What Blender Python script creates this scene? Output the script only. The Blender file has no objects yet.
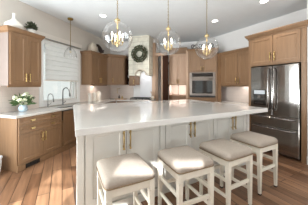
import bpy, bmesh, math, random
from mathutils import Vector, Matrix
random.seed(7)
C = bpy.context.scene.collection
SC = bpy.context.scene
R = math.radians

# ------------------------------------------------------------------ camera
H = 1.40
cd = bpy.data.cameras.new('camera'); cam = bpy.data.objects.new('camera', cd); C.objects.link(cam)
cam.location = (0, 0, H); cam.rotation_euler = (R(90), 0, 0)
cd.sensor_width = 36; cd.lens = 170/308*36; cd.shift_y = -17/308; cd.clip_start = .05
SC.camera = cam

# ------------------------------------------------------------------ world, sun, daylight fill, exposure
wd = bpy.data.worlds.new('sky'); SC.world = wd; wd.use_nodes = True
bg = wd.node_tree.nodes['Background']
bg.inputs['Color'].default_value = (.84, .87, .86, 1); bg.inputs['Strength'].default_value = .68
sd = bpy.data.lights.new('sun', 'SUN'); sun = bpy.data.objects.new('sun', sd); C.objects.link(sun)
sd.energy = 8.5; sd.color = (.93, .96, 1); sd.angle = R(.7)
EL = R(27)
sdir = Vector((.12*math.cos(EL), .993*math.cos(EL), -math.sin(EL)))
sun.rotation_euler = sdir.to_track_quat('-Z', 'Y').to_euler()
def area(name, loc, d, sx, sy, e, col=(1, 1, 1)):
    l = bpy.data.lights.new(name, 'AREA'); l.shape = 'RECTANGLE'; l.size = sx; l.size_y = sy; l.energy = e; l.color = col
    o = bpy.data.objects.new(name, l); C.objects.link(o); o.location = loc
    o.rotation_euler = Vector(d).to_track_quat('-Z', 'Y').to_euler(); return o
area('daylight_fill_rear_right', (1.7, -1.5, .95), (.1, .25, 1), 1.8, .9, 125, (.90, .96, 1))  # added fill lamps carry the window daylight, tilted up to lift the ceiling
area('daylight_fill_rear_left', (-1.85, -1.5, 1.5), (0, .8, .8), .7, 1.4, 26, (.92, .96, 1))
area('daylight_fill_patio', (-3.05, 1.0, 1.25), (.958, .1, .5), 2.0, 2.1, 165, (.90, .96, 1))
vs = SC.view_settings; vs.view_transform = 'Standard'; vs.look = 'None'; vs.gamma = 1; vs.use_curve_mapping = False
vs.exposure = 0.70

# ------------------------------------------------------------------ materials
def srgb(r, g, b):
    f = lambda c: (c/255/12.92) if c/255 <= .04045 else ((c/255+.055)/1.055)**2.4
    return (f(r), f(g), f(b), 1)
def mat(name, c, rough=.5, metal=0, c2=None, scale=(6, 6, 6), bump=0, detail=4, emit=None, es=0, coat=0):
    m = bpy.data.materials.new(name); m.use_nodes = True; nt = m.node_tree; b = nt.nodes['Principled BSDF']
    b.inputs['Roughness'].default_value = rough; b.inputs['Metallic'].default_value = metal
    if coat: b.inputs['Coat Weight'].default_value = coat; b.inputs['Coat Roughness'].default_value = .08
    c2 = c2 or tuple(x*.93 for x in c[:3])+(1,)
    tc = nt.nodes.new('ShaderNodeTexCoord'); mp = nt.nodes.new('ShaderNodeMapping'); no = nt.nodes.new('ShaderNodeTexNoise')
    mp.inputs['Scale'].default_value = scale; no.inputs['Scale'].default_value = 1; no.inputs['Detail'].default_value = detail
    mx = nt.nodes.new('ShaderNodeMix'); mx.data_type = 'RGBA'
    nt.links.new(tc.outputs['Object'], mp.inputs['Vector']); nt.links.new(mp.outputs[0], no.inputs['Vector'])
    nt.links.new(no.outputs['Fac'], mx.inputs['Factor']); mx.inputs[6].default_value = c2; mx.inputs[7].default_value = c
    nt.links.new(mx.outputs[2], b.inputs['Base Color'])
    if bump:
        bp = nt.nodes.new('ShaderNodeBump'); bp.inputs['Strength'].default_value = bump; bp.inputs['Distance'].default_value = .005
        nt.links.new(no.outputs['Fac'], bp.inputs['Height']); nt.links.new(bp.outputs[0], b.inputs['Normal'])
    if emit: b.inputs['Emission Color'].default_value = emit; b.inputs['Emission Strength'].default_value = es
    return m
def glass_mat(name, tint=(1, 1, 1, 1), edge=.75, base=.05):
    m = bpy.data.materials.new(name); m.use_nodes = True; nt = m.node_tree; nt.nodes.remove(nt.nodes['Principled BSDF'])
    out = nt.nodes['Material Output']; tr = nt.nodes.new('ShaderNodeBsdfTransparent'); gl = nt.nodes.new('ShaderNodeBsdfGlossy')
    gl.inputs['Roughness'].default_value = .03; tr.inputs['Color'].default_value = tint
    lw = nt.nodes.new('ShaderNodeLayerWeight'); lw.inputs['Blend'].default_value = .25
    mr = nt.nodes.new('ShaderNodeMapRange'); mr.inputs['To Min'].default_value = base; mr.inputs['To Max'].default_value = edge
    mr.inputs['From Min'].default_value = .1
    mx = nt.nodes.new('ShaderNodeMixShader')
    nt.links.new(lw.outputs['Facing'], mr.inputs['Value']); nt.links.new(mr.outputs[0], mx.inputs[0])
    nt.links.new(tr.outputs[0], mx.inputs[1]); nt.links.new(gl.outputs[0], mx.inputs[2]); nt.links.new(mx.outputs[0], out.inputs[0])
    return m
def brick_mat(name, c1, c2, mortar, bw, bh, ms, rough, rot=0, vertical=False, noise=None, coat=0, bump=.3, vary=0):
    m = bpy.data.materials.new(name); m.use_nodes = True; nt = m.node_tree; b = nt.nodes['Principled BSDF']
    b.inputs['Roughness'].default_value = rough
    if coat: b.inputs['Coat Weight'].default_value = coat; b.inputs['Coat Roughness'].default_value = .15
    tc = nt.nodes.new('ShaderNodeTexCoord'); mp = nt.nodes.new('ShaderNodeMapping'); br = nt.nodes.new('ShaderNodeTexBrick')
    mp.inputs['Rotation'].default_value = (R(-90) if vertical else 0, 0, rot)
    br.inputs['Scale'].default_value = 1; br.inputs['Brick Width'].default_value = bw; br.inputs['Row Height'].default_value = bh
    br.inputs['Mortar Size'].default_value = ms; br.inputs['Color1'].default_value = c1; br.inputs['Color2'].default_value = c2
    br.inputs['Mortar'].default_value = mortar
    nt.links.new(tc.outputs['Object'], mp.inputs['Vector']); nt.links.new(mp.outputs[0], br.inputs['Vector'])
    last = br.outputs['Color']
    if noise:
        n2 = nt.nodes.new('ShaderNodeMapping'); n2.inputs['Scale'].default_value = noise; no = nt.nodes.new('ShaderNodeTexNoise')
        no.inputs['Scale'].default_value = 1; no.inputs['Detail'].default_value = 6
        nt.links.new(mp.outputs[0], n2.inputs['Vector']); nt.links.new(n2.outputs[0], no.inputs['Vector'])
        rp = nt.nodes.new('ShaderNodeValToRGB'); rp.color_ramp.elements[0].position = .3; rp.color_ramp.elements[1].position = .7
        rp.color_ramp.elements[0].color = (1-vary, 1-vary, 1-vary, 1); rp.color_ramp.elements[1].color = (1.1, 1.1, 1.1, 1)
        mx = nt.nodes.new('ShaderNodeMix'); mx.data_type = 'RGBA'; mx.blend_type = 'MULTIPLY'; mx.inputs[0].default_value = 1
        nt.links.new(no.outputs['Fac'], rp.inputs[0]); nt.links.new(last, mx.inputs[6]); nt.links.new(rp.outputs[0], mx.inputs[7]); last = mx.outputs[2]
    nt.links.new(last, b.inputs['Base Color'])
    bp = nt.nodes.new('ShaderNodeBump'); bp.inputs['Strength'].default_value = bump; bp.inputs['Distance'].default_value = .004; bp.invert = True
    nt.links.new(br.outputs['Fac'], bp.inputs['Height']); nt.links.new(bp.outputs[0], b.inputs['Normal'])
    return m
M = dict(
 wood=mat('taupe_wood', srgb(146, 113, 82), .42, c2=srgb(118, 89, 63), scale=(28, 28, 2.2), bump=.05),
 wood_in=mat('cabinet_interior', srgb(90, 62, 46), .6, c2=srgb(70, 48, 36)),
 dark_wood=mat('dark_stained_wood', srgb(60, 34, 20), .75, c2=srgb(48, 28, 18), scale=(25, 25, 2)),
 pale_wood=mat('pale_wood', srgb(196, 164, 138), .5, c2=srgb(180, 148, 122), scale=(25, 25, 2)),
 wall=mat('greige_paint', srgb(210, 202, 192), .85),
 wall_white=mat('white_paint', srgb(236, 233, 230), .8),
 ceiling=mat('ceiling_paint', srgb(224, 227, 228), .9),
 endpanel=mat('sun_washed_wood', srgb(140, 126, 118), .6, c2=srgb(130, 116, 108), scale=(25, 25, 2)),  # cabinet wood paled: washed-out sunlight put into the colour
 rear=mat('taupe_paint', srgb(120, 106, 94), .85),  # unseen rear wall, darkened for contrast in oven and fridge reflections
 trim=mat('white_trim', srgb(240, 239, 236), .4),
 cream=mat('cream_trim', srgb(222, 214, 204), .5),
 counter=mat('white_quartz', srgb(214, 210, 204), .09, c2=srgb(202, 198, 192), scale=(3, 3, 3), detail=8, coat=.3),
 island=mat('island_paint', srgb(216, 213, 205), .4),
 brass=mat('brass', srgb(200, 172, 116), .3, 1),
 brushed=mat('aged_brass', srgb(150, 124, 66), .4, 1),
 gold=mat('pale_gold', srgb(216, 192, 142), .3, 1),
 chrome=mat('brushed_nickel', srgb(140, 140, 138), .3, 1),
 steel=mat('stainless_steel', srgb(128, 118, 110), .32, 1),
 fridge=mat('black_stainless', srgb(158, 153, 149), .15, 1, c2=srgb(150, 145, 142), scale=(60, 60, 1)),
 black=mat('black_plastic', srgb(20, 19, 19), .35),
 blackglass=mat('black_glass', srgb(22, 18, 17), .05, coat=.5),
 iron=mat('cast_iron', srgb(30, 28, 28), .55),
 display=mat('pale_display_panel', srgb(205, 210, 215), .3),
 stone=brick_mat('pale_stacked_stone', srgb(226, 222, 206), srgb(212, 206, 190), srgb(190, 184, 168), .34, .15, .006, .85, vertical=True, noise=(7, 7, 7), vary=.12, bump=.6),
 tile=brick_mat('blush_tile', srgb(222, 208, 198), srgb(216, 202, 192), srgb(208, 194, 184), .3, .1, .003, .3, vertical=True, bump=.15),
 floor=brick_mat('oak_planks', srgb(162, 122, 92), srgb(112, 78, 55), srgb(56, 36, 26), 1.3, .14, .004, .33, rot=R(-118.4), noise=(1.6, 16, 1), vary=.42, coat=.12, bump=.2),
 linen=mat('grey_beige_linen', srgb(170, 157, 143), .9, c2=srgb(150, 137, 124), scale=(60, 60, 60), bump=.15),
 stool=mat('antique_white_wood', srgb(232, 225, 210), .45, c2=srgb(214, 206, 190), scale=(12, 12, 3)),
 nail=mat('antique_brass_trim', srgb(140, 118, 92), .4, .8),
 shade=mat('white_linen_shade', srgb(250, 250, 249), .9, c2=srgb(245, 245, 244), scale=(90, 90, 90)),
 ceramic=mat('white_ceramic', srgb(232, 226, 216), .35),
 cream_cer=mat('cream_textured_ceramic', srgb(222, 212, 196), .7, c2=srgb(190, 176, 156), scale=(40, 40, 40), bump=.5),
 brown_cer=mat('dark_brown_ceramic', srgb(64, 44, 34), .4, c2=srgb(40, 28, 22), scale=(20, 20, 20)),
 bluevase=mat('pale_blue_glazed_vase', srgb(190, 208, 220), .2),
 leaf=mat('green_leaves', srgb(92, 118, 66), .6, c2=srgb(58, 82, 44), scale=(20, 20, 20)),
 leaf_dark=mat('dark_olive_leaves', srgb(92, 94, 70), .7, c2=srgb(58, 66, 48), scale=(20, 20, 20)),
 petal=mat('cream_petals', srgb(238, 238, 214), .7, c2=srgb(216, 222, 180), scale=(30, 30, 30)),
 candle=mat('ivory_candle_sleeve', srgb(240, 230, 208), .5),
 bulb=mat('lit_bulb', (1, 1, 1, 1), .5, emit=(1, .88, .7, 1), es=4),
 can=mat('lit_lens', (1, 1, 1, 1), .5, emit=(1, .97, .92, 1), es=6),
 glass=glass_mat('clear_globe_glass', (.985, .985, .985, 1), .95, .04),
 pane=glass_mat('window_glass', (.96, .98, .97, 1), .4, .03),
 plaster=mat('white_plaster', srgb(232, 232, 234), .6),
 rubber=mat('dark_rubber', srgb(60, 52, 48), .7),
 bin=mat('white_plastic', srgb(228, 230, 232), .35),
)

def translucent(m, c, f):
    nt = m.node_tree; out = nt.nodes['Material Output']; b = nt.nodes['Principled BSDF']
    t = nt.nodes.new('ShaderNodeBsdfTranslucent'); t.inputs[0].default_value = c; x = nt.nodes.new('ShaderNodeMixShader'); x.inputs[0].default_value = f
    nt.links.new(b.outputs[0], x.inputs[1]); nt.links.new(t.outputs[0], x.inputs[2]); nt.links.new(x.outputs[0], out.inputs[0])
translucent(M['shade'], srgb(252, 252, 250), .6)
M['blackglass'].node_tree.nodes['Principled BSDF'].inputs['Coat Weight'].default_value = 1
M['blackglass'].node_tree.nodes['Principled BSDF'].inputs['Coat IOR'].default_value = 1.6
M['dark_wood'].node_tree.nodes['Principled BSDF'].inputs['Specular IOR Level'].default_value = .15

# ------------------------------------------------------------------ mesh helpers
class MB:
    def __init__(s): s.v = []; s.f = []; s.sm = []
    def add(s, vs, fs, smooth=False):
        n = len(s.v); s.v += [tuple(v) for v in vs]; s.f += [[i+n for i in f] for f in fs]; s.sm += [smooth]*len(fs); return s
    def box(s, x0, x1, y0, y1, z0, z1):
        return s.frus((x0, x1, y0, y1, z0), (x0, x1, y0, y1, z1))
    def frus(s, a, b):
        x0, x1, y0, y1, z0 = a; X0, X1, Y0, Y1, z1 = b
        return s.add([(x0, y0, z0), (x1, y0, z0), (x1, y1, z0), (x0, y1, z0), (X0, Y0, z1), (X1, Y0, z1), (X1, Y1, z1), (X0, Y1, z1)],
              [(3, 2, 1, 0), (4, 5, 6, 7), (0, 1, 5, 4), (1, 2, 6, 5), (2, 3, 7, 6), (3, 0, 4, 7)])
    def prism(s, poly, z0, z1):
        n = len(poly)
        return s.add([(x, y, z0) for x, y in poly]+[(x, y, z1) for x, y in poly],
              [list(range(n))[::-1], list(range(n, 2*n))]+[(i, (i+1) % n, n+(i+1) % n, n+i) for i in range(n)])
    def vprism(s, poly, y0, y1):     # poly in x,z extruded along y
        n = len(poly)
        return s.add([(x, y0, z) for x, z in poly]+[(x, y1, z) for x, z in poly],
              [list(range(n)), list(range(n, 2*n))[::-1]]+[((i+1) % n, i, n+i, n+(i+1) % n) for i in range(n)])
    def rings(s, rs, smooth=True, cap=True):
        n = len(rs[0]); vs = [p for r in rs for p in r]; fs = []
        for k in range(len(rs)-1):
            for i in range(n):
                fs.append((k*n+i, k*n+(i+1) % n, (k+1)*n+(i+1) % n, (k+1)*n+i))
        if cap: fs += [list(range(n))[::-1], [(len(rs)-1)*n+i for i in range(n)]]
        return s.add(vs, fs, smooth)
    def lathe(s, prof, c=(0, 0, 0), n=24, cap=True):
        return s.rings([[(c[0]+r*math.cos(2*math.pi*i/n), c[1]+r*math.sin(2*math.pi*i/n), c[2]+z) for i in range(n)] for r, z in prof], True, cap)
    def tube(s, pts, r, n=8, closed=False):
        P = [Vector(p) for p in pts]; rs = []; up = None
        for i, p in enumerate(P):
            if closed: t = P[(i+1) % len(P)]-P[i-1]
            else: t = P[min(i+1, len(P)-1)]-P[max(i-1, 0)]
            t.normalize()
            if up is None:
                up = Vector((0, 0, 1)) if abs(t.z) < .9 else Vector((1, 0, 0))
            a = t.cross(up).normalized(); up = a.cross(t).normalized()
            rr = r[i] if isinstance(r, (list, tuple)) else r
            rs.append([p+(a*math.cos(2*math.pi*k/n)+up*math.sin(2*math.pi*k/n))*rr for k in range(n)])
        if closed: rs.append(rs[0])
        return s.rings(rs, True, not closed)
    def ball(s, c, r, n=12, m=8, sz=1):
        pr = [(max(r*math.sin(math.pi*k/m), .0005), -r*sz*math.cos(math.pi*k/m)) for k in range(m+1)]
        return s.lathe(pr, c, n)
    def rslab(s, w, d, lv, rc=.04, n=5):   # rounded rect stacked levels (z, inset), centred
        rs = []
        for z, ins in lv:
            ring = []; hw = w/2-ins; hd = d/2-ins; r = max(rc-ins*.3, .012)
            for (sx, sy, a0) in ((1, 1, 0), (-1, 1, 90), (-1, -1, 180), (1, -1, 270)):
                for k in range(n+1):
                    a = R(a0+90*k/n); ring.append((sx*(hw-r)+r*math.cos(a), sy*(hd-r)+r*math.sin(a), z))
            rs.append(ring)
        return s.rings(rs)
    def build(s, name, m, parent=None, loc=None, rz=0, bevel=0, kind=None):
        me = bpy.data.meshes.new(name); me.from_pydata(s.v, [], s.f); me.materials.append(m)
        me.polygons.foreach_set('use_smooth', s.sm); me.update()
        bm = bmesh.new(); bm.from_mesh(me); bmesh.ops.recalc_face_normals(bm, faces=bm.faces); bm.to_mesh(me); bm.free()
        o = bpy.data.objects.new(name, me); C.objects.link(o)
        if parent: o.parent = parent
        if loc: o.location = loc
        if rz: o.rotation_euler.z = rz
        if bevel:
            b = o.modifiers.new('bevel', 'BEVEL'); b.width = bevel; b.segments = 2; b.limit_method = 'ANGLE'
        if kind: o['kind'] = kind
        return o
def tag(o, label, cat, group=None):
    o['label'] = label; o['category'] = cat
    if group: o['group'] = group
    return o
def thing(name, label, cat, loc=(0, 0, 0), rz=0, group=None):
    o = bpy.data.objects.new(name, None); C.objects.link(o); o.location = loc; o.rotation_euler.z = rz; o.empty_display_size = .1
    if cat: tag(o, label, cat, group)
    return o
def structure(name, loc, rz=0):
    o = bpy.data.objects.new(name, None); C.objects.link(o); o.location = loc; o.rotation_euler.z = rz; o['kind'] = 'structure'; return o
def dup(root, loc=None, rz=None, label=None):
    r = root.copy(); C.objects.link(r)
    if loc is not None: r.location = loc
    if rz is not None: r.rotation_euler.z = rz
    if label: r['label'] = label
    for ch in list(root.children):
        c = ch.copy(); C.objects.link(c); c.parent = r
        for g in ch.children:
            d = g.copy(); C.objects.link(d); d.parent = c
    return r

# ------------------------------------------------------------------ plan axes
TA = R(16.6); a_ = Vector((math.sin(TA), math.cos(TA))); e_ = Vector((math.cos(TA), -math.sin(TA)))
TI = R(28.4); u_ = Vector((math.cos(TI), math.sin(TI))); w_ = Vector((-math.sin(TI), math.cos(TI)))
W0 = Vector((-2.76, 2.894))
PH_W, PH_D, PH_C, PH_I = R(73.4), R(-16.6), R(-61.6), R(28.4)     # facing: window wall, far wall, fridge wall, island
def PW(s, q, z=0): p = W0+a_*s+e_*q; return (p.x, p.y, z)         # s along window wall, q out from it
def PC(u, w, z=0): p = u_*u+w_*w; return (p.x, p.y, z)
LF = Vector((-.68, 1.467))
def PI_(s, d, z=0): p = LF+u_*s+w_*d; return (p.x, p.y, z)
CEIL = 3.06

# ------------------------------------------------------------------ setting
MB().box(-5.5, 6, -3, 8.6, -.1, 0).build('floor', M['floor'], kind='structure')
MB().box(-5.5, 6, -3, 8.6, CEIL, CEIL+.1).build('ceiling', M['ceiling'], kind='structure')
def wall(name, origin, rz, x0, x1, th, m, holes=(), z1=CEIL):
    b = MB(); xs = sorted({x0, x1}|{v for h in holes for v in h[:2]}); 
    for i in range(len(xs)-1):
        xa, xb = xs[i], xs[i+1]; hs = sorted([h for h in holes if h[0] <= xa+1e-6 and h[1] >= xb-1e-6], key=lambda h: h[2]); z = 0
        for h in hs:
            if h[2] > z: b.box(xa, xb, 0, th, z, h[2])
            z = h[3]
        if z < z1: b.box(xa, xb, 0, th, z, z1)
    return b.build(name, m, loc=origin, rz=rz, kind='structure')
wall('wall_left', PW(0, 0), PH_W, -5.75, 3.82, .14, M['wall'], [(.95, 2.0, 1.02, 2.40), (-3.1, -.15, 0.02, 2.35)])
wall('wall_far', PW(3.80, 0), PH_D, -.1, 1.84, .14, M['wall_white'])
wall('wall_pantry', PW(4.60, 1.70), PH_D, 0, 2.9, .14, M['wall_white'], [(.10, .42, 1.12, 2.02)])
wall('wall_passage', PW(3.94, 1.70), PH_W, 0, .66, .14, M['wall_white'])
wall('wall_right', PC(4.62, 4.5), PH_C, 0, 3.14, .14, M['wall_white'])
wall('wall_corner', PC(3.84, 1.362), PH_C, 0, 4.6, 1.0, M['wall_white'])
wall('wall_rear', (5, -1.6, 0), R(180), -.8, 10, .14, M['rear'],
     [(4.35, 5.35, .95, 1.75), (6.5, 7.15, .9, 2.35), (5.32, 5.70, 2.20, 2.58), (5.70, 6.2, 2.40, 2.58), (4.92, 5.22, 2.27, 2.58), (5.6, 6.2, .9, 1.95), (7.78, 8.28, 2.76, 3.0), (2.4, 4.2, .5, 1.4)])  # unseen rear openings, sized and placed to throw the sun patches
MB().box(0, .87, -.02, 0, 0, .14).build('baseboard_right', M['trim'], loc=PC(3.84, 1.362), rz=PH_C, kind='structure')

def window(name, origin, rz, w, z0, z1, mull=(), casing=.08, y=0, bars=()):
    r = structure(name, origin, rz); b = MB(); f = .04
    b.box(0, f, .03, .09, z0, z1).box(w-f, w, .03, .09, z0, z1).box(f, w-f, .03, .09, z0, z0+f).box(f, w-f, .03, .09, z1-f, z1)
    for m_ in mull: b.box(m_-.015, m_+.015, .04, .08, z0+f, z1-f)
    for m_ in bars: b.box(f, w-f, .045, .075, m_-.012, m_+.012)
    b.build('window_frame', M['trim'], r)
    MB().box(f, w-f, .055, .061, z0+f, z1-f).build('window_pane', M['pane'], r)
    return r
w1 = window('window_1', PW(.95, 0), PH_W, 1.05, 1.02, 2.40, mull=(.9,))
c = MB(); c.box(-.09, 0, -.02, .02, .93, 2.44).box(1.05, 1.15, -.025, .02, .93, 2.44).box(-.09, 1.15, -.02, .02, 2.38, 2.44)
c.box(0, 1.05, -.02, .02, .93, 1.02); c.build('window_casing', M['trim'], w1)
MB().box(-.3, 1.2, -.05, 0, 2.455, 2.575).build('window_header', M['cream'], w1)
window('window_2', PW(-3.1, 0), PH_W, 2.95, .02, 2.35, mull=(.74, 1.48, 2.22))
window('window_3', (-.60, -1.6, 0), R(180), .60, .9, 1.95)
window('window_4', (-1.5, -1.6, 0), R(180), .65, .9, 2.35, bars=(2.08,))
window('window_5', (2.6, -1.6, 0), R(180), 1.8, .5, 1.4, mull=(.6, 1.2))  # unseen window added behind the rear right fill lamp
window('window_7', (.65, -1.6, 0), R(180), 1.0, .95, 1.75, bars=(1.11, 1.27, 1.43, 1.59))
window('window_6', PW(4.60, 1.80), PH_D, .32, 1.12, 2.02)

# roman shade
r = thing('roman_shade', 'white linen roman shade half lowered over the sink window', 'window shade', PW(.97, .035), PH_W)
b = MB(); n = 8
for k in range(n):
    z1 = 2.43-k*.112; z0 = z1-.112
    b.add([(0, 0, z1), (1.02, 0, z1), (1.02, -.026, z0+.014), (0, -.026, z0+.014), (1.02, .0, z0), (0, .0, z0)], [(0, 1, 2, 3), (3, 2, 4, 5)])
b.build('shade_cloth', M['shade'], r)
MB().box(0, 1.02, -.012, .014, 1.505, 1.533).build('hem_bar', M['cream'], r)
r = thing('curtain_rod', 'thin dark grey metal rod running along the top of the sink window', 'rod', PW(.66, .075, 2.452), PH_W)
MB().tube([(.0, 0, 0), (1.43, 0, 0)], .009).build('rod', M['chrome'], r)
b = MB().box(.0, .09, -.012, .075, -.012, .022); b.build('bracket', M['chrome'], r)

# ------------------------------------------------------------------ cabinet builder
def pull(parent, x, y, z, L=.16, vertical=True, m='brass', r=.009):
    b = MB(); st = .032
    if vertical:
        b.tube([(x, y, z-L*.38), (x, y-st, z-L*.42), (x, y-st, z+L*.42), (x, y, z+L*.38)], r)
        b.ball((x, y-st, z-L*.5), r*1.5, 8, 6).ball((x, y-st, z+L*.5), r*1.5, 8, 6)
        b.tube([(x, y-st, z-L*.5), (x, y-st, z+L*.5)], r)
    else:
            b.vprism([(x-L/2, z+.012), (x-L*.38, z-.012), (x-L*.2, z-.02), (x+L*.2, z-.02), (x+L*.38, z-.012), (x+L/2, z+.012)], y-.026, y)
    return b.build('handle', M[m], parent, bevel=0 if vertical else .006)
def door(parent, x0, x1, z0, z1, m, name='door', y=0, th=.02, fr=.06):
    ins = .009; fr = min(fr, (z1-z0)*.28, (x1-x0)*.28); Y = y-th
    v = []; 
    for (dx, yy) in ((0, Y), (fr, Y), (fr+.008, Y+ins)):
        v += [(x0+dx, yy, z0+dx), (x1-dx, yy, z0+dx), (x1-dx, yy, z1-dx), (x0+dx, yy, z1-dx)]
    v += [(x0, y, z0), (x1, y, z0), (x1, y, z1), (x0, y, z1)]
    f = [(8, 9, 10, 11), (15, 14, 13, 12)]
    for k in (0, 4):
        for i in range(4): f.append((k+i, k+(i+1) % 4, k+4+(i+1) % 4, k+4+i))
    for i in range(4): f.append((12+i, 12+(i+1) % 4, (i+1) % 4, i))
    return MB().add(v, f).build(name, m, parent, bevel=.002)
def crown(parent, x0, x1, y0, y1, z0, z1, m, out=.05):
    b = MB(); st = [(0, .012), (.25, .012), (.35, out*.5), (.8, out), (1, out)]
    rs = []
    for t, o in st:
        z = z0+(z1-z0)*t; rs.append([(x0-o, y0-o, z), (x1+o, y0-o, z), (x1+o, y1, z), (x0-o, y1, z)])
    return b.rings(rs, False).build('crown_molding', m, parent)
def upper(name, label, origin, rz, w, d, z0, z1, ztop, doors, m=None, pz=None, cat='wall cabinet', pulls=True, hollow=False):
    m = m or M['wood']; r = thing(name, label, cat, origin, rz)
    MB().box(0, w, 0, d, z0, z1).build('body', m, r, bevel=.003)
    for (x0, x1, hx) in doors:
        dd = door(r, x0, x1, z0+.02, z1-.03, m)
        if hx is not None and pulls: pull(dd, hx, -.02, (z0+.14) if pz is None else pz, .13)
    if ztop > z1: crown(r, 0, w, 0, d, z1-.03, ztop, m)
    MB().box(0, w, .01, .03, z0-.03, z0).build('light_rail', m, r)
    return r

# left wall, first upper with side panel
W = upper('wall_cabinet', 'two-door taupe wood wall cabinet left of the sink window, white vase on top', PW(.055, .31), PH_W, .60, .305, 1.40, 2.33, 2.40,
      [(.015, .298, .265), (.302, .585, .335)])
MB().box(-.006, 0, .0, .305, 1.40, 2.30).build('side_panel', M['endpanel'], W)  # thin sheet added to carry the sunlit tone of this side
upper('wall_cabinet', 'taupe wood wall cabinet right of the sink window, cream artichoke on top', PW(2.18, .33), PH_W, .86, .325, 1.42, 2.33, 2.40,
      [(.02, .425, .39), (.435, .84, .47)])
dg = 0.44*math.sqrt(2)
p0 = PW(3.045, .33)
r = thing('corner_cabinet', 'tall angled corner wall cabinet of taupe wood left of the stone hood', 'corner cabinet', p0, PH_I)
MB().prism([(0, 0), (dg-.01, 0), (dg+.2, .22), (dg*.5, dg*.5+.42), (-.22, .23)], 1.42, 2.40).build('body', M['wood'], r)
dd = door(r, .14, dg-.04, 1.44, 2.36, M['wood']); pull(dd, .18, -.02, 1.58, .13)
MB().prism([(-.04, -.05), (dg+.03, -.05), (dg+.22, .2), (dg*.5, dg*.5+.42), (-.22, .2)], 2.38, 2.46).build('crown_molding', M['wood'], r, bevel=.015)

# open shelf beside the hood
r = thing('open_shelf', 'narrow dark open shelf squeezed between corner cabinet and stone hood', 'shelf', PW(3.52, .80), PH_D)
MB().box(0, .02, 0, .27, 1.42, 2.36).build('side_panel', M['dark_wood'], r)
MB().box(.15, .17, 0, .27, 1.42, 2.36).build('side_panel', M['wood'], r)
MB().box(.02, .15, .25, .27, 1.42, 2.36).build('back_panel', M['dark_wood'], r)
for z in (1.42, 1.65, 1.88, 2.11, 2.34): MB().box(.02, .15, .0, .25, z, z+.018).build('shelf_board', M['dark_wood'], r)
for i, (z, hh, mm, lb) in enumerate(((1.668, .12, 'ceramic', 'small white jar on the second board of the narrow open shelf'), (1.898, .1, 'cream_cer', 'small cream jar on the third board of the narrow open shelf'), (1.438, .13, 'brown_cer', 'small brown jar on the lowest board of the narrow open shelf'))):
    tag(MB().lathe([(.03, 0), (.042, .02), (.042, hh*.7), (.025, hh*.85), (.03, hh)]).build('jar', M[mm], loc=PW(3.60, .885, z)), lb, 'jar')

# stone hood
hq0, hq1 = .995, 1.725; hw = hq1-hq0; hm = hw*.56
r = thing('range_hood', 'pale stone chimney hood with an arch above the cooktop, wreath hung on it', 'range hood', PW(3.30, hq0), PH_D)
poly = [(0, CEIL-.002), (0, 1.735), (.24, 1.735)]
acx, ar = .44, .20
for k in range(13):
    t = math.pi*(1-k/12); poly.append((acx+ar*math.cos(t), 1.735+ar*1.02*math.sin(t)))
poly += [(hw, 1.735), (hw, CEIL-.002)]
MB().vprism(poly, 0, .495).build('stone_breast', M['stone'], r)
ring = []
b = MB()
for k in range(13):
    t = math.pi*(1-k/12); ring.append((acx+(ar-.004)*math.cos(t), -.008, 1.735+(ar*1.02-.004)*math.sin(t)))
b.tube(ring, .022, 6); b.build('arch_molding', M['cream_cer'], r)
MB().box(hw-.03, hw+.10, .42, .495, 0.93, 2.9).build('side_trim', M['pale_wood'], r)
upper('spice_cabinet', 'small taupe wood cabinet tucked under the left end of the stone hood', PW(3.34, hq0), PH_D, .22, .44, 1.42, 1.728, 1.0, [(.01, .21, .18)], pz=1.52, cat='cabinet')
MB().box(.0, .62, -.02, -.002, .915, 1.94).build('trim_1', M['plaster'], loc=PW(3.80, hq0+.235), rz=PH_D, kind='structure')

# wooden posts of the passage beside the hood
tag(MB().box(0, .075, 0, .1, 0, 2.43).build('door_post', M['wood'], loc=PW(3.70, 1.835), rz=PH_D, bevel=.004), 'brown wooden post just right of the stone hood', 'post')
tag(MB().box(0, .05, 0, .1, 0, 2.43).build('door_post', M['pale_wood'], loc=PW(3.70, 2.035), rz=PH_D, bevel=.004), 'slim pale wooden post against the dark pantry door', 'post')
tag(MB().box(.036, .42, 0, .1, 0, .10).build('door_header', M['pale_wood'], loc=PW(3.70, 1.80, 2.432), rz=PH_D, bevel=.004), 'pale wooden lintel across the narrow passage beside the hood', 'lintel')
r = thing('pantry_door', 'dark brown tall pantry door standing half open left of the lit hutch', 'door', PW(3.66, 2.10), PH_D+R(10))
door(r, 0, .19, .01, 2.42, M['dark_wood'], 'door_leaf', th=.035, fr=.04)
for z in (.4, 1.4, 2.15): MB().lathe([(.012, -.04), (.014, 0), (.012, .04)], (.2, -.02, z), 10).build('hinge', M['iron'], r)

# hutch with lit niche
r = thing('pantry_hutch', 'tall pale wood pantry hutch with lit niche between dark door and wall oven', 'hutch', PW(3.95, 2.257), PH_D)
hw2 = .64
MB().box(0, hw2, 0, .55, 1.42, 2.50).build('upper_body', M['pale_wood'], r)
MB().box(0, hw2, 0, .55, 0.0, .90).build('lower_body', M['pale_wood'], r)
MB().box(0, hw2, 0, .55, .90, 1.06).build('counter_box', M['wood'], r)
MB().box(0, .02, 0, .55, 1.06, 1.42).box(hw2-.02, hw2, 0, .55, 1.06, 1.42).box(.02, hw2-.02, .53, .55, 1.06, 1.42).build('niche_lining', M['tile'], r)
MB().box(.318, .334, .02, .06, 1.06, 1.42).build('divider', M['wood'], r)
for x0, x1, hx in ((.01, .31, .29), (.33, .63, .35)):
    dd = door(r, x0, x1, 1.44, 2.47, M['pale_wood']); pull(dd, hx, -.02, 1.54, .12)
    door(r, x0, x1, .12, .88, M['pale_wood'])
MB().box(.0, hw2, -.04, .55, 2.50, 2.55).box(0, hw2, -.01, .55, 2.55, 2.72).build('crown_molding', M['wood'], r, bevel=.008)
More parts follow.
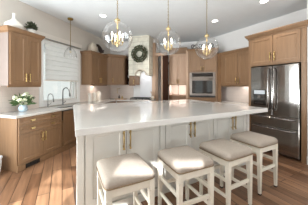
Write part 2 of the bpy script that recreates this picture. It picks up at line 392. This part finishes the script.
MB().box(.08, .56, .1, .13, 1.405, 1.419).build('niche_light', M['candle'], r)
area('niche_glow', PW(4.1, 2.57, 1.40), (0, .35, -1), .5, .12, 2.4, (1, .93, .88))
tag(MB().box(0, .065, 0, .4, 0, 2.55).build('filler_panel', M['pale_wood'], loc=PW(3.56, 2.895), rz=PH_D, bevel=.004), 'slim pale wood filler upright on the left flank of the oven tower', 'panel')

# oven tower
r = thing('oven_cabinet', 'tall taupe wood cabinet that houses the wall oven', 'tall cabinet', PW(3.52, 2.965), PH_D)
tw = .865
MB().box(0, tw, 0, .6, 1.815, 2.50).build('upper_body', M['wood'], r, bevel=.003)
MB().box(0, tw, 0, .6, 0, 1.03).build('lower_body', M['wood'], r, bevel=.003)
MB().box(0, .045, 0, .6, 1.03, 1.815).build('side_stile', M['wood'], r); MB().box(tw-.045, tw, 0, .6, 1.03, 1.815).build('side_stile', M['wood'], r)
dd = door(r, .015, .43, 1.84, 2.46, M['wood']); pull(dd, .40, -.02, 1.93, .1)
dd = door(r, .435, tw-.015, 1.84, 2.46, M['wood']); pull(dd, .465, -.02, 1.93, .1)
dd = door(r, .02, tw-.02, .62, 1.0, M['wood'], 'drawer'); dd = door(r, .02, tw-.02, .12, .6, M['wood'], 'drawer')
crown(r, 0, tw, 0, .6, 2.47, 2.55, M['wood'])
r = thing('wall_oven', 'stainless built-in wall oven with black glass door', 'oven', PW(3.52, 2.965+.047), PH_D)
ow = tw-.094
MB().box(0, ow, 0.003, .55, 1.035, 1.81).build('body', M['steel'], r)
MB().box(.0, ow, -.018, 0, 1.645, 1.81).build('control_panel', M['steel'], r, bevel=.003)
MB().box(.07, ow-.07, -.022, -.018, 1.675, 1.785).build('display', M['blackglass'], r)
dd = MB().box(0, ow, -.03, 0, 1.09, 1.64).build('door', M['steel'], r, bevel=.004)
MB().box(.08, ow-.08, -.034, -.03, 1.15, 1.555).build('window', M['blackglass'], dd)
MB().tube([(.06, -.03, 1.6), (.06, -.075, 1.6), (ow-.06, -.075, 1.6), (ow-.06, -.03, 1.6)], .012).build('handle', M['steel'], dd)
MB().box(0, ow, -.018, 0, 1.035, 1.085).build('vent_trim', M['black'], r)

# filler between tower and right uppers
p1 = Vector(PW(3.53, 3.845)[:2]); p2 = Vector(PC(4.29, 3.60)[:2]); dv = p2-p1
tag(MB().box(0, dv.length, 0, .02, 0.0, 2.38).build('corner_filler', M['wood'], loc=(p1.x, p1.y, 0), rz=math.atan2(dv.y, dv.x)), 'narrow full-height taupe panel between the wall oven tower and right wall cabinet', 'panel')

# right wall uppers
upper('wall_cabinet', 'taupe wood wall cabinet between oven tower and refrigerator', PC(4.29, 3.60), PH_C, 1.15, .325, 1.40, 2.33, 2.40, [(.1, .555, .52), (.565, 1.02, .60)])
area('undercabinet_light', PC(4.42, 3.0, 1.365), (0.2, .1, -1), .1, .9, 1.5, (1, .92, .86))
area('undercabinet_light', PW(2.7, .2, 1.38), (-.2, 0, -1), .1, .6, 1.2, (1, .9, .8))  # lamp added to brighten the counter around the canisters
MB().box(0, 1.6, -.012, -.001, .915, 1.40).build('trim_2', M['tile'], loc=PC(4.62, 4.05), rz=PH_C, kind='structure')
MB().box(-.1, .86, -.012, -.001, .915, 1.42).build('trim_3', M['tile'], loc=PW(3.80, .1), rz=PH_D, kind='structure')
MB().box(2.10, 3.79, -.012, -.001, .915, 1.42).build('trim_4', M['tile'], loc=PW(0, 0), rz=PH_W, kind='structure')
MB().box(-.1, .85, -.012, -.001, .915, 1.40).build('trim_5', M['tile'], loc=PW(0, 0), rz=PH_W, kind='structure')

# ------------------------------------------------------------------ base cabinets
def base(name, label, origin, rz, w, d, spec, m=None, z1=.874):
    m = m or M['wood']; r = thing(name, label, 'base cabinet', origin, rz)
    MB().box(0, w, 0, d, .001, z1).build('body', m, r, bevel=.003)
    MB().box(0, w, -.018, 0, .001, .10).build('plinth', m, r)
    for kind, x0, x1, z0, zz, hs in spec:
        p = door(r, x0, x1, z0, zz, m, kind)
        for h in hs:
            if kind == 'drawer': pull(p, h, -.02, (z0+zz)/2, .085, False, 'gold')
            else: pull(p, h, -.02, zz-.12, .14)
    return r
b1 = base('base_cabinet', 'taupe wood base cabinet with two wide drawers over two doors, below the flowers', PW(0.0, .58), PH_W, .90, .56,
     [('drawer', .02, .88, .738, .866, (.25, .66)), ('drawer', .02, .88, .60, .730, (.25, .66)), ('door', .02, .447, .115, .592, (.42,)), ('door', .453, .88, .115, .592, (.48,))])
v = MB(); v.box(.13, .38, -.026, -.0185, .015, .085)
for k in range(5): v.box(.14, .37, -.03, -.026, .022+k*.012, .028+k*.012)
v.build('floor_vent', M['black'], b1)
base('base_cabinet', 'taupe wood sink base cabinet partly hidden behind the island end', PW(.905, .58), PH_W, .90, .56, [('door', .02, .447, .115, .85, (.42,)), ('door', .453, .88, .115, .85, (.48,))], z1=.64)
base('base_cabinet', 'taupe wood base cabinet under the three white canisters', PW(1.81, .58), PH_W, 1.36, .56, [('drawer', .02, .65, .70, .86, ()), ('drawer', .67, 1.34, .70, .86, ()), ('door', .02, .65, .115, .69, ()), ('door', .67, 1.34, .115, .69, ())])
base('base_cabinet', 'taupe wood base cabinet below the cooktop and stone hood', PW(3.22, .60), PH_D, 1.22, .56, [('drawer', .02, .60, .70, .86, ()), ('drawer', .62, 1.20, .70, .86, ())])
base('base_cabinet', 'taupe wood base cabinet along the right wall beside the refrigerator', PC(3.99, 3.55), PH_C, 1.10, .62, [('drawer', .02, 1.08, .70, .86, ()), ('door', .02, .54, .115, .69, ()), ('door', .56, 1.08, .115, .69, ())])

# perimeter counter, L-shaped with a sink cut-out (local frame of the window wall: x = s, y = -q)
b = MB(); z0, z1 = .875, .914
b.box(-.03, .96, -.61, -.012, z0, z1).box(.96, 1.74, -.61, -.54, z0, z1).box(.96, 1.74, -.16, -.012, z0, z1).box(1.74, 3.17, -.61, -.012, z0, z1)
b.box(3.17, 3.785, -1.83, -.012, z0, z1)
tag(b.build('countertop', M['counter'], loc=PW(0, 0), rz=PH_W), 'white L-shaped quartz countertop running under the sink window to the cooktop', 'countertop')
b = MB(); b.box(.965, 1.735, -.535, -.525, .66, .872).box(.965, 1.735, -.175, -.165, .66, .872).box(.965, .975, -.525, -.175, .66, .872).box(1.725, 1.735, -.525, -.175, .66, .872).box(.965, 1.735, -.535, -.165, .65, .66)
tag(b.build('sink', M['chrome'], loc=PW(0, 0), rz=PH_W), 'undermount steel kitchen sink below the window', 'sink')
tag(MB().box(0, 1.13, -.01, .61, .875, .914).build('countertop', M['counter'], loc=PC(3.98, 3.58), rz=PH_C, bevel=.003), 'short white countertop between wall oven and refrigerator', 'countertop')

# cooktop
area('alcove_fill', PW(3.56, 1.44, 1.90), (0, 0, -1), .2, .1, .8, (.95, .97, 1))  # added lamp brightens the alcove in place of a sun patch
r = thing('cooktop', 'black gas cooktop with iron grates below the stone hood', 'cooktop', PW(3.30, hq0+.04, .914), PH_D)
MB().box(0, .68, 0, .42, 0, .012).build('glass_plate', M['steel'], r)
for i in range(3):
    x0 = .01+i*.222; g = MB()
    for yy in (.02, .15, .27, .40): g.box(x0, x0+.215, yy-.009, yy+.009, .045, .07)
    for xx in (0, .10, .205): g.box(x0+xx, x0+xx+.012, .014, .406, .045, .07)
    for xx in (0, .205):
        for yy in (.014, .394): g.box(x0+xx, x0+xx+.01, yy, yy+.012, .0125, .045)
    g.build('grate', M['iron'], r)

# faucets
def faucet(label, s, h, reach, rr, q=.09):
    r = thing('faucet', label, 'faucet', PW(s, q, .914), PH_W)
    pts = [(0, 0, .0), (0, 0, h-reach*.5)]
    for k in range(1, 10):
        t = math.pi*(1-k/9*1.0); pts.append((0, -reach/2-reach/2*math.cos(t), h-reach*.5+reach*.5*math.sin(t)))
    pts.append((0, -reach-.01, h-reach*.5-.07))
    MB().tube(pts, rr, 10).build('spout', M['chrome'], r)
    MB().tube([(0, -reach-.006, h-reach*.5-.03), (0, -reach-.014, h-reach*.5-.11)], rr*1.6, 10).build('spray_head', M['chrome'], r)
    MB().lathe([(rr*2.3, 0), (rr*2.3, .01), (rr*1.6, .03), (rr*1.5, .07)], n=14).build('base', M['chrome'], r)
    MB().tube([(0, 0, .05), (.05, 0, .06), (.09, 0, .09)], rr*.6, 8).build('lever', M['chrome'], r)
faucet('tall gooseneck nickel pull-down faucet at the sink', 1.42, .43, .20, .013)
faucet('small slim gooseneck water tap left of the tall sink faucet', 1.0, .30, .15, .008)

# ------------------------------------------------------------------ refrigerator and enclosure
r = thing('fridge_enclosure', 'tall taupe wood surround with two doors above the refrigerator', 'tall cabinet', PC(3.82, 2.435), PH_C)
ew = 1.068
MB().box(0, .06, 0, .78, 0, 1.83).build('side_panel', M['wood'], r, bevel=.004)
MB().box(.990, ew, 0, .78, 0, 1.83).build('side_panel', M['wood'], r, bevel=.004)
MB().box(0, ew, 0, .78, 1.83, 2.47).build('upper_body', M['wood'], r, bevel=.003)
dd = door(r, .05, .52, 1.86, 2.43, M['wood']); pull(dd, .485, -.02, 2.0, .15)
dd = door(r, .53, .985, 1.86, 2.43, M['wood']); pull(dd, .565, -.02, 2.0, .15)
crown(r, 0, ew, 0, .78, 2.44, 2.55, M['wood'], .06)
r = thing('refrigerator', 'black stainless four-door refrigerator with water dispenser', 'refrigerator', PC(3.80, 2.368), PH_C)
fw = .905
MB().box(.005, fw-.005, .05, .74, .02, 1.795).build('body', M['black'], r, bevel=.006)
def fdoor(name, x0, x1, z0, z1):
    n_ = 9; v = []; 
    return MB().rings([[(x0, .048, z), (x0, 0.004, z), (x0+.012, -.006, z)]+[(x0+.012+(x1-x0-.024)*k/6, -.006-.008*math.sin(math.pi*k/6), z) for k in range(1, 6)]+[(x1-.012, -.006, z), (x1, .004, z), (x1, .048, z)] for z in (z0, z1)], False).build(name, M['fridge'], r)
d1 = fdoor('door', 0, fw/2-.003, .80, 1.80); d2 = fdoor('door', fw/2+.003, fw, .80, 1.80)
d3 = fdoor('drawer', 0, fw, .575, .792); d4 = fdoor('drawer', 0, fw, .05, .567)
for d, x in ((d1, fw/2-.055), (d2, fw/2+.055)):
    MB().tube([(x, -.012, .90), (x, -.05, .92), (x, -.066, 1.1), (x, -.07, 1.32), (x, -.066, 1.55), (x, -.05, 1.73), (x, -.012, 1.75)], .014, 10).build('handle', M['fridge'], d)
for d, z in ((d3, .745), (d4, .525)):
    MB().tube([(.06, -.012, z), (.08, -.045, z), (.25, -.062, z), (fw/2, -.068, z), (fw-.25, -.062, z), (fw-.08, -.045, z), (fw-.06, -.012, z)], .014, 10).build('handle', M['fridge'], d)
disp = MB().box(.07, .33, -.0175, -.008, 0.98, 1.31).build('dispenser', M['blackglass'], d1, bevel=.004)
MB().box(.085, .315, -.021, -.0176, 1.215, 1.295).build('dispenser_display', M['display'], d1)
MB().box(.11, .29, -.03, -.0176, 1.01, 1.025).build('drip_tray', M['fridge'], d1)
MB().box(.17, .23, -.035, -.0176, 1.12, 1.19).build('spout', M['fridge'], d1)

# ------------------------------------------------------------------ island
IL, ID = 2.965, 2.08
t = MB().prism([(0, 0), (IL, 0), (IL, ID), (.09, ID)], .955, 1.02).build('island_countertop', M['counter'], loc=PI_(0, 0), rz=PH_I, bevel=.004)
tag(t, 'large glossy white quartz slab topping the island', 'countertop')
r = thing('kitchen_island', 'off-white painted island cabinet with brass pulls behind the stools', 'kitchen island', PI_(.03, .28), PH_I)
bl = 2.83
MB().prism([(0, 0), (bl, 0), (bl, 1.75), (.14, 1.75)], .10, .954).build('body', M['island'], r, bevel=.004)
MB().prism([(-.008, -.024), (bl+.012, -.024), (bl+.012, 1.76), (.13, 1.76)], 0, .10).build('plinth', M['island'], r, bevel=.004)
for x0, x1 in ((0, .07), (.975, 1.05), (1.93, 2.0), (bl-.07, bl)):
    MB().box(x0, x1, -.024, 0, .10, .954).build('pilaster', M['island'], r, bevel=.004)
for xa, xb in ((.08, .965), (1.06, 1.92), (2.01, bl-.08)):
    xm = (xa+xb)/2
    dd = door(r, xa, xm-.003, .125, .935, M['island'], fr=.075); pull(dd, xm-.038, -.02, .78, .19)
    dd = door(r, xm+.003, xb, .125, .935, M['island'], fr=.075); pull(dd, xm+.038, -.02, .78, .19)

# ------------------------------------------------------------------ stools
def make_stool(label):
    r = thing('counter_stool', label, 'stool', group='counter stools along the island')
    sw, sdp = .425, .455
    MB().rslab(sw, sdp, [(.602, .012), (.612, .0), (.645, -.004), (.668, .008), (.682, .03), (.690, .07), (.694, .13)], .045).build('cushion', M['linen'], r)
    b = MB(); 
    pts = []
    hw_, hd_ = sw/2+.001, sdp/2+.001
    for (sx, sy, a0) in ((1, 1, 0), (-1, 1, 90), (-1, -1, 180), (1, -1, 270)):
        for k in range(5):
            a = R(a0+90*k/4); pts.append((sx*(hw_-.045)+.045*math.cos(a), sy*(hd_-.045)+.045*math.sin(a), .611))
    b.tube(pts, .006, 6, closed=True).build('nailhead_trim', M['nail'], r)
    f = MB(); x, y = sw/2-.012, sdp/2-.012
    f.box(-x, x, -y, -y+.022, .535, .60).box(-x, x, y-.022, y, .535, .60).box(-x, -x+.022, -y+.022, y-.022, .535, .60).box(x-.022, x, -y+.022, y-.022, .535, .60).box(-x+.022, x-.022, -y+.022, y-.022, .59, .60)
    f.build('seat_frame', M['stool'], r, bevel=.003)
    for sx in (-1, 1):
        for sy in (-1, 1):
            X, Y = sx*(x-.018), sy*(y-.018); T = .024; B = .016
            l = MB(); X2, Y2 = X+sx*.004, Y+sy*.004
            l.frus((X2-B, X2+B, Y2-B, Y2+B, .018), (X-T, X+T, Y-T, Y+T, .50)).box(X-T-.003, X+T+.003, Y-T-.003, Y+T+.003, .50, .512).frus((X-T, X+T, Y-T, Y+T, .512), (X-T, X+T, Y-T, Y+T, .60))
            lo = l.build('leg', M['stool'], r, bevel=.003)
            MB().box(X2-B*.95, X2+B*.95, Y2-B*.95, Y2+B*.95, 0, .018).build('foot_cap', M['rubber'], lo)
    lx, ly = x-.018, y-.018
    for sy in (-1, 1): MB().box(-lx+.02, lx-.02, sy*ly-.011, sy*ly+.011, .285, .325).build('stretcher', M['stool'], r, bevel=.003)
    for sx in (-1, 1):
        MB().box(sx*lx-.011, sx*lx+.011, -ly+.02, ly-.02, .36, .40).build('stretcher', M['stool'], r, bevel=.003)
        MB().box(sx*lx-.011, sx*lx+.011, -ly+.02, ly-.02, .19, .225).build('stretcher', M['stool'], r, bevel=.003)
    return r
ST = [((-.277, 1.567), 26.5, 'linen-topped white stool nearest the left end of the island, sunlit seat'),
      ((.317, 1.80), 24.5, 'linen-topped white stool, second from the left end of the island'),
      ((.857, 2.066), 28, 'linen-topped white stool, third from the left, between two other stools'),
      ((1.423, 2.442), 28, 'linen-topped white stool farthest right, in front of the refrigerator')]
s0 = make_stool(ST[0][2]); s0.location = (*ST[0][0], 0); s0.rotation_euler.z = R(ST[0][1])
for p, a, lb in ST[1:]: dup(s0, (*p, 0), R(a), lb)

# ------------------------------------------------------------------ pendants
def make_pendant(label):
    r = thing('globe_pendant', label, 'pendant lamp', group='glass globe pendants over the island'); rg = .21
    pr = [(.03, rg*.99)]+[(rg*math.sin(math.pi*k/24), rg*math.cos(math.pi*k/24)) for k in range(2, 24)]+[(.0005, -rg)]
    MB().lathe(pr, n=40, cap=False).build('glass_globe', M['glass'], r)
    MB().lathe([(.0005, rg+.06), (.012, rg+.055), (.018, rg+.035), (.038, rg+.03), (.042, rg), (.034, rg-.012), (.012, rg-.02), (.009, rg-.10)], n=18).build('cap', M['gold'], r)
    b = MB(); z = rg+.055
    while z < CEIL-2.09-.02:
        for k, ax in ((0, 0), (1, 1)):
            pts = [((.008*math.cos(t) if ax == 0 else 0), (.008*math.cos(t) if ax else 0), z+.017+.017*math.sin(t)) for t in [i*math.pi/4 for i in range(8)]]
            b.tube(pts, .0028, 5, closed=True); z += .028
    b.build('chain', M['brushed'], r)
    cz = CEIL-2.09
    MB().lathe([(.06, cz-.025), (.065, cz-.01), (.065, cz-.001)], n=20).build('canopy', M['gold'], r)
    MB().lathe([(.006, rg-.05), (.006, -.06), (.016, -.075), (.02, -.10), (.009, -.12), (.012, -.135), (.001, -.145)], n=12).build('stem', M['gold'], r)
    for i in range(4):
        an = R(35+90*i); cx, cy = .078*math.cos(an), .078*math.sin(an)
        arm = MB().tube([(0, 0, -.09), (cx*.5, cy*.5, -.115), (cx*.95, cy*.95, -.10), (cx, cy, -.07)], .0055, 8)
        arm.lathe([(.008, -.075), (.018, -.065), (.018, -.06)], (cx, cy, 0), 12); ao = arm.build('arm', M['gold'], r)
        MB().lathe([(.010, -.06), (.010, .0)], (cx, cy, 0), 10).build('candle_sleeve', M['candle'], ao)
        MB().lathe([(.006, .0), (.013, .02), (.012, .035), (.001, .062)], (cx, cy, 0), 10).build('bulb', M['bulb'], ao)
    return r
PD = [((-.507, 2.36, 2.075), 'clear glass globe pendant nearest, at the left end of the island'),
      ((.236, 2.81, 2.11), 'clear glass globe pendant in the middle of the three'),
      ((.975, 3.14, 2.095), 'clear glass globe pendant farthest right, in front of the oven tower')]
p0_ = make_pendant(PD[0][1]); p0_.location = PD[0][0]
for p, lb in PD[1:]: dup(p0_, p, None, lb)
for p, lb in PD:
    l = bpy.data.lights.new('pendant_glow', 'POINT'); l.energy = .5; l.color = (1, .84, .66); l.shadow_soft_size = .08
    o = bpy.data.objects.new('pendant_glow', l); C.objects.link(o); o.location = (p[0], p[1], p[2]+.03)

# small sink pendant
r = thing('sink_pendant', 'slim aged brass pendant with small clear shade hanging over the sink', 'pendant lamp', (-2.07, 4.21, 0))
MB().lathe([(.001, 3.02), (.055, 3.022), (.065, 3.035), (.065, 3.059)], n=20).build('canopy', M['brushed'], r)
MB().tube([(0, 0, 3.03), (0, 0, 2.34)], .007).build('rod', M['brushed'], r)
MB().lathe([(.001, 2.36), (.018, 2.355), (.022, 2.30), (.02, 2.27), (.001, 2.27)], n=14).build('socket', M['chrome'], r)
MB().lathe([(.024, 2.35), (.06, 2.33), (.12, 2.25), (.15, 2.14), (.15, 2.10)], n=24, cap=False).build('glass_shade', M['glass'], r)
MB().lathe([(.008, 2.268), (.024, 2.235), (.022, 2.215), (.001, 2.20)], n=12).build('bulb', M['candle'], r)

# recessed lights
RL = [((-1.21, 4.03), 'recessed ceiling light upper left, near the sink side'), ((1.56, 4.355), 'recessed ceiling light between the right pendant and the refrigerator'),
      ((2.16, 3.34), 'recessed ceiling light nearest the refrigerator cabinet at the picture top')]
for (x, y), lb in RL:
    r = thing('recessed_light', lb, 'ceiling light', (x, y, CEIL), group='recessed ceiling lights')
    MB().lathe([(.085, -.001), (.085, -.006), (.065, -.008), (.065, -.001)], n=24).build('trim_ring', M['trim'], r)
    MB().lathe([(.064, -.0085), (.064, -.011)], n=24).build('lens', M['can'], r)
for x, y in [p for p, _ in RL]+[(.2, 5.0)]:
    l = bpy.data.lights.new('can_light', 'SPOT'); l.energy = 30; l.spot_size = R(115); l.spot_blend = .8; l.color = (1, .93, .85); l.shadow_soft_size = .07
    o = bpy.data.objects.new('can_light', l); C.objects.link(o); o.location = (x, y, CEIL-.03)

# ------------------------------------------------------------------ decor
o = MB().lathe([(.05, 0), (.11, .015), (.145, .06), (.14, .11), (.09, .155), (.045, .19), (.028, .23), (.026, .29), (.03, .31), (.02, .31)], n=28).build('vase', M['ceramic'], loc=PW(.25, .15, 2.40))
tag(o, 'squat white ceramic bottle vase with slim neck on the left wall cabinet', 'vase')
def leafball(n, rx, ry, rz, L, wd, cz, up=.3):
    b = MB()
    for i in range(n):
        th = random.uniform(0, 2*math.pi); ph = math.acos(random.uniform(-.3, 1)); rr = random.uniform(.25, 1)
        d = Vector((math.sin(ph)*math.cos(th), math.sin(ph)*math.sin(th), math.cos(ph)+up)).normalized()
        p = Vector((d.x*rx*rr, d.y*ry*rr, cz+d.z*rz*rr)); s = d.cross(Vector((random.uniform(-1, 1), random.uniform(-1, 1), random.uniform(-1, 1)))).normalized()*wd/2
        nrm = d.cross(s).normalized()*wd*.25
        b.add([p, p+d*L*.45+s, p+d*L, p+d*L*.45-s, p+d*L*.45+nrm], [(0, 1, 4), (1, 2, 4), (2, 3, 4), (3, 0, 4)])
    return b
r = thing('potted_plant', 'small leafy plant in a white pot atop the left wall cabinet', 'plant', PW(.55, .18, 2.40), PH_W)
MB().lathe([(.05, 0), (.065, .02), (.075, .10), (.068, .10), (.06, .09)], n=20).build('pot', M['ceramic'], r)
leafball(130, .08, .07, .09, .07, .04, .12).build('foliage', M['leaf_dark'], r)
# artichoke ornament
b = MB(); b.lathe([(.06, 0), (.105, .03), (.125, .10), (.12, .16), (.09, .22), (.05, .27), (.02, .31), (.001, .33)], n=24)
for k in range(7):
    for j in range(11-k):
        z = .03+k*.038; rr = [.108, .124, .128, .122, .105, .082, .058][k]; an = 2*math.pi*(j+.5*(k % 2))/(11-k)
        d = Vector((math.cos(an), math.sin(an), 0)); s = Vector((-d.y, d.x, 0))*.03; p = d*rr+Vector((0, 0, z))
        b.add([p-s-d*.01, p+s-d*.01, p+d*.018+Vector((0, 0, .045)), p+d*.012+Vector((0, 0, .01))], [(0, 3, 2), (3, 1, 2), (0, 1, 3)])
tag(b.build('artichoke_ornament', M['cream_cer'], loc=PW(2.44, .20, 2.40)), 'cream textured artichoke ornament atop the cabinet right of the window', 'ornament')
r = thing('rooster_figurine', 'dark brown curved bird figurine beside the cream artichoke', 'figurine', PW(2.80, .21, 2.40), PH_D)
r.scale = (1.0, 1.1, 1.25)
b = MB(); b.tube([(-.13, 0, .22), (-.10, 0, .25), (-.06, 0, .24), (-.02, 0, .19), (.02, 0, .13), (.06, 0, .08), (.12, 0, .07), (.15, 0, .12)], [.012, .035, .035, .05, .065, .06, .035, .01], 12)
b.build('body', M['brown_cer'], r)
MB().lathe([(.05, 0), (.05, .012), (.014, .02), (.012, .09)], (.04, 0, 0), 14).build('stand', M['brown_cer'], r)
MB().add([(-.13, 0, .225), (-.165, 0, .21), (-.13, .006, .21), (-.13, -.006, .21)], [(0, 1, 2), (0, 3, 1), (2, 1, 3), (0, 2, 3)]).build('beak', M['brass'], r)
# canisters
def canister(s, q, h, rr, lb):
    r = thing('canister', lb, 'canister', PW(s, q, .914), group='white canisters in the counter corner')
    MB().lathe([(rr*.95, 0), (rr, .01), (rr, h*.82), (rr*.93, h*.84)], n=22).build('jar', M['ceramic'], r)
    MB().lathe([(rr*1.02, h*.84), (rr*1.02, h*.89), (rr*.4, h*.92), (.012, h*.94), (.018, h*.99), (.001, h)], n=22).build('lid', M['ceramic'], r)
canister(2.40, .13, .27, .058, 'small white lidded canister closest to the sink window')
canister(2.62, .13, .28, .065, 'white lidded canister in the middle of the row of three')
canister(2.87, .13, .30, .072, 'tallest white lidded canister, nearest the counter corner')
# bouquet
r = thing('flower_vase', 'pale blue vase of cream flowers on the left countertop', 'flower arrangement', PW(.36, .22, .914), PH_W)
MB().lathe([(.045, 0), (.065, .02), (.075, .06), (.06, .10), (.05, .115), (.056, .125), (.046, .12), (.04, .1)], n=24).build('vase', M['bluevase'], r)
leafball(110, .17, .11, .13, .10, .05, .15, .15).build('leaves', M['leaf'], r)
for i in range(17):
    an = random.uniform(0, 6.28); rr = random.uniform(.04, .2); x, y = rr*math.cos(an), .6*rr*math.sin(an); z = .36-rr*.75+random.uniform(-.03, .02); b = MB()
    for k in range(12):
        t = random.uniform(0, 6.28); p = math.acos(random.uniform(-.3, 1)); q = .028
        b.ball((x+q*math.sin(p)*math.cos(t), y+q*math.sin(p)*math.sin(t), z+q*math.cos(p)), .016, 6, 4)
    b.tube([(x*.1, y*.1, .1), (x*.6, y*.6, z*.7), (x, y, z)], .004, 5)
    b.build('blossom', M['petal'], r)
# wreath
r = thing('wreath', 'round green leafy wreath hanging on the pale stone hood', 'wreath', PW(3.30-.06, 1.41, 2.44), PH_D)
r.scale = (1.18, 1.1, 1.18)
MB().tube([(.165*math.cos(t), 0, .165*math.sin(t)) for t in [i*math.pi/16 for i in range(32)]], .018, 8, closed=True).build('ring', M['dark_wood'], r)
b = MB()
for i in range(420):
    t = random.uniform(0, 2*math.pi); k = random.uniform(0, 2*math.pi); rr = .165+.045*math.cos(k); y = -abs(.04*math.sin(k)) if math.sin(k) < 0 else .02*math.sin(k)
    p = Vector((rr*math.cos(t), y, rr*math.sin(t))); d = Vector((-math.sin(t)*.8+random.uniform(-.5, .5)+math.cos(t)*math.cos(k), -random.uniform(.0, .5), math.cos(t)*.8+random.uniform(-.5, .5)+math.sin(t)*math.cos(k))).normalized()
    s = d.cross(Vector((random.uniform(-.4, .4), 1, random.uniform(-.4, .4)))).normalized()*.014; L = .055
    b.add([p, p+d*L*.5+s, p+d*L, p+d*L*.5-s, p+d*L*.5+Vector((0, -.006, 0))], [(0, 1, 4), (1, 2, 4), (2, 3, 4), (3, 0, 4)])
b.build('leaves', M['leaf_dark'], r)
# scrollwork on top
r = thing('scroll_ornament', 'black metal scrollwork ornament on top of the oven tower', 'ornament', PW(3.50, 3.05, 2.55), PH_D)
b = MB(); x = 0.0
for k in range(6):
    pts = []
    for i in range(22):
        t = i/21*2.2*math.pi; rr = .055*(1-.55*i/21)
        pts.append((x+.06+rr*math.cos(t+math.pi*(k % 2)), 0, .075+rr*1.15*math.sin(t)))
    b.tube(pts, .012, 6); x += .115
b.tube([(0, 0, .01), (.2, 0, .012), (.45, 0, .012), (.72, 0, .01)], .01, 6)
b.build('scroll', M['iron'], r)
# counter items near the hood
r = thing('pot_filler', 'slim brass pot filler tap on the tile under the corner cabinet', 'tap', PW(3.74, .42, 1.28), PH_D)
MB().lathe([(.03, -.0), (.03, .01)], n=16).build('flange', M['brass'], r)
MB().tube([(0, .03, .005), (0, -.03, .005), (0, -.16, .0), (0, -.17, -.02), (0, -.17, -.15), (0, -.17, -.17)], .009).build('arm', M['brass'], r)
o = MB().rslab(.40, .20, [(0, .01), (.006, 0), (.022, 0), (.025, .006)], .03).build('tray', M['pale_wood'], loc=PW(3.45, .62, .914), rz=PH_D)
tag(o, 'pale wooden serving tray on the counter left of the cooktop', 'tray')
for i, (s, q, h, mm, lb) in enumerate(((3.45, .56, .13, 'brown_cer', 'short dark bottle standing on the left of the wooden tray'), (3.45, .68, .10, 'brass', 'small brass pot standing on the right of the wooden tray'))):
    tag(MB().lathe([(.022, 0), (.028, .01), (.028, h*.55), (.012, h*.75), (.012, h)], n=16).build('bottle' if i == 0 else 'small_pot', M[mm], loc=PW(s, q, .940)), lb, 'bottle' if i == 0 else 'pot')
r = thing('utensil_crock', 'cream crock of wooden spoons right of the cooktop', 'crock', PW(3.55, 1.77, .914))
MB().lathe([(.04, 0), (.048, .01), (.048, .13), (.042, .13), (.042, .05)], n=20).build('crock', M['cream_cer'], r)
for i in range(4):
    an = i*1.6; x, y = .02*math.cos(an), .02*math.sin(an)
    MB().tube([(x, y, .06), (x*2, y*2, .2), (x*2.4, y*2.4, .25), (x*2.6, y*2.6, .29)], [.005, .005, .016, .008], 8).build('wooden_spoon', M['pale_wood'], r)
# white bin
r = thing('waste_bin', 'white plastic bin on the floor at the left picture edge', 'bin', (-2.50, 2.64, 0))
r.scale = (.85, .85, .9)
MB().lathe([(.095, 0), (.10, .006), (.125, .285), (.118, .285), (.096, .02)], n=28).build('bucket', M['bin'], r)
MB().lathe([(.132, .280), (.134, .292), (.131, .304), (.120, .304)], n=28).build('rim', M['bin'], r)
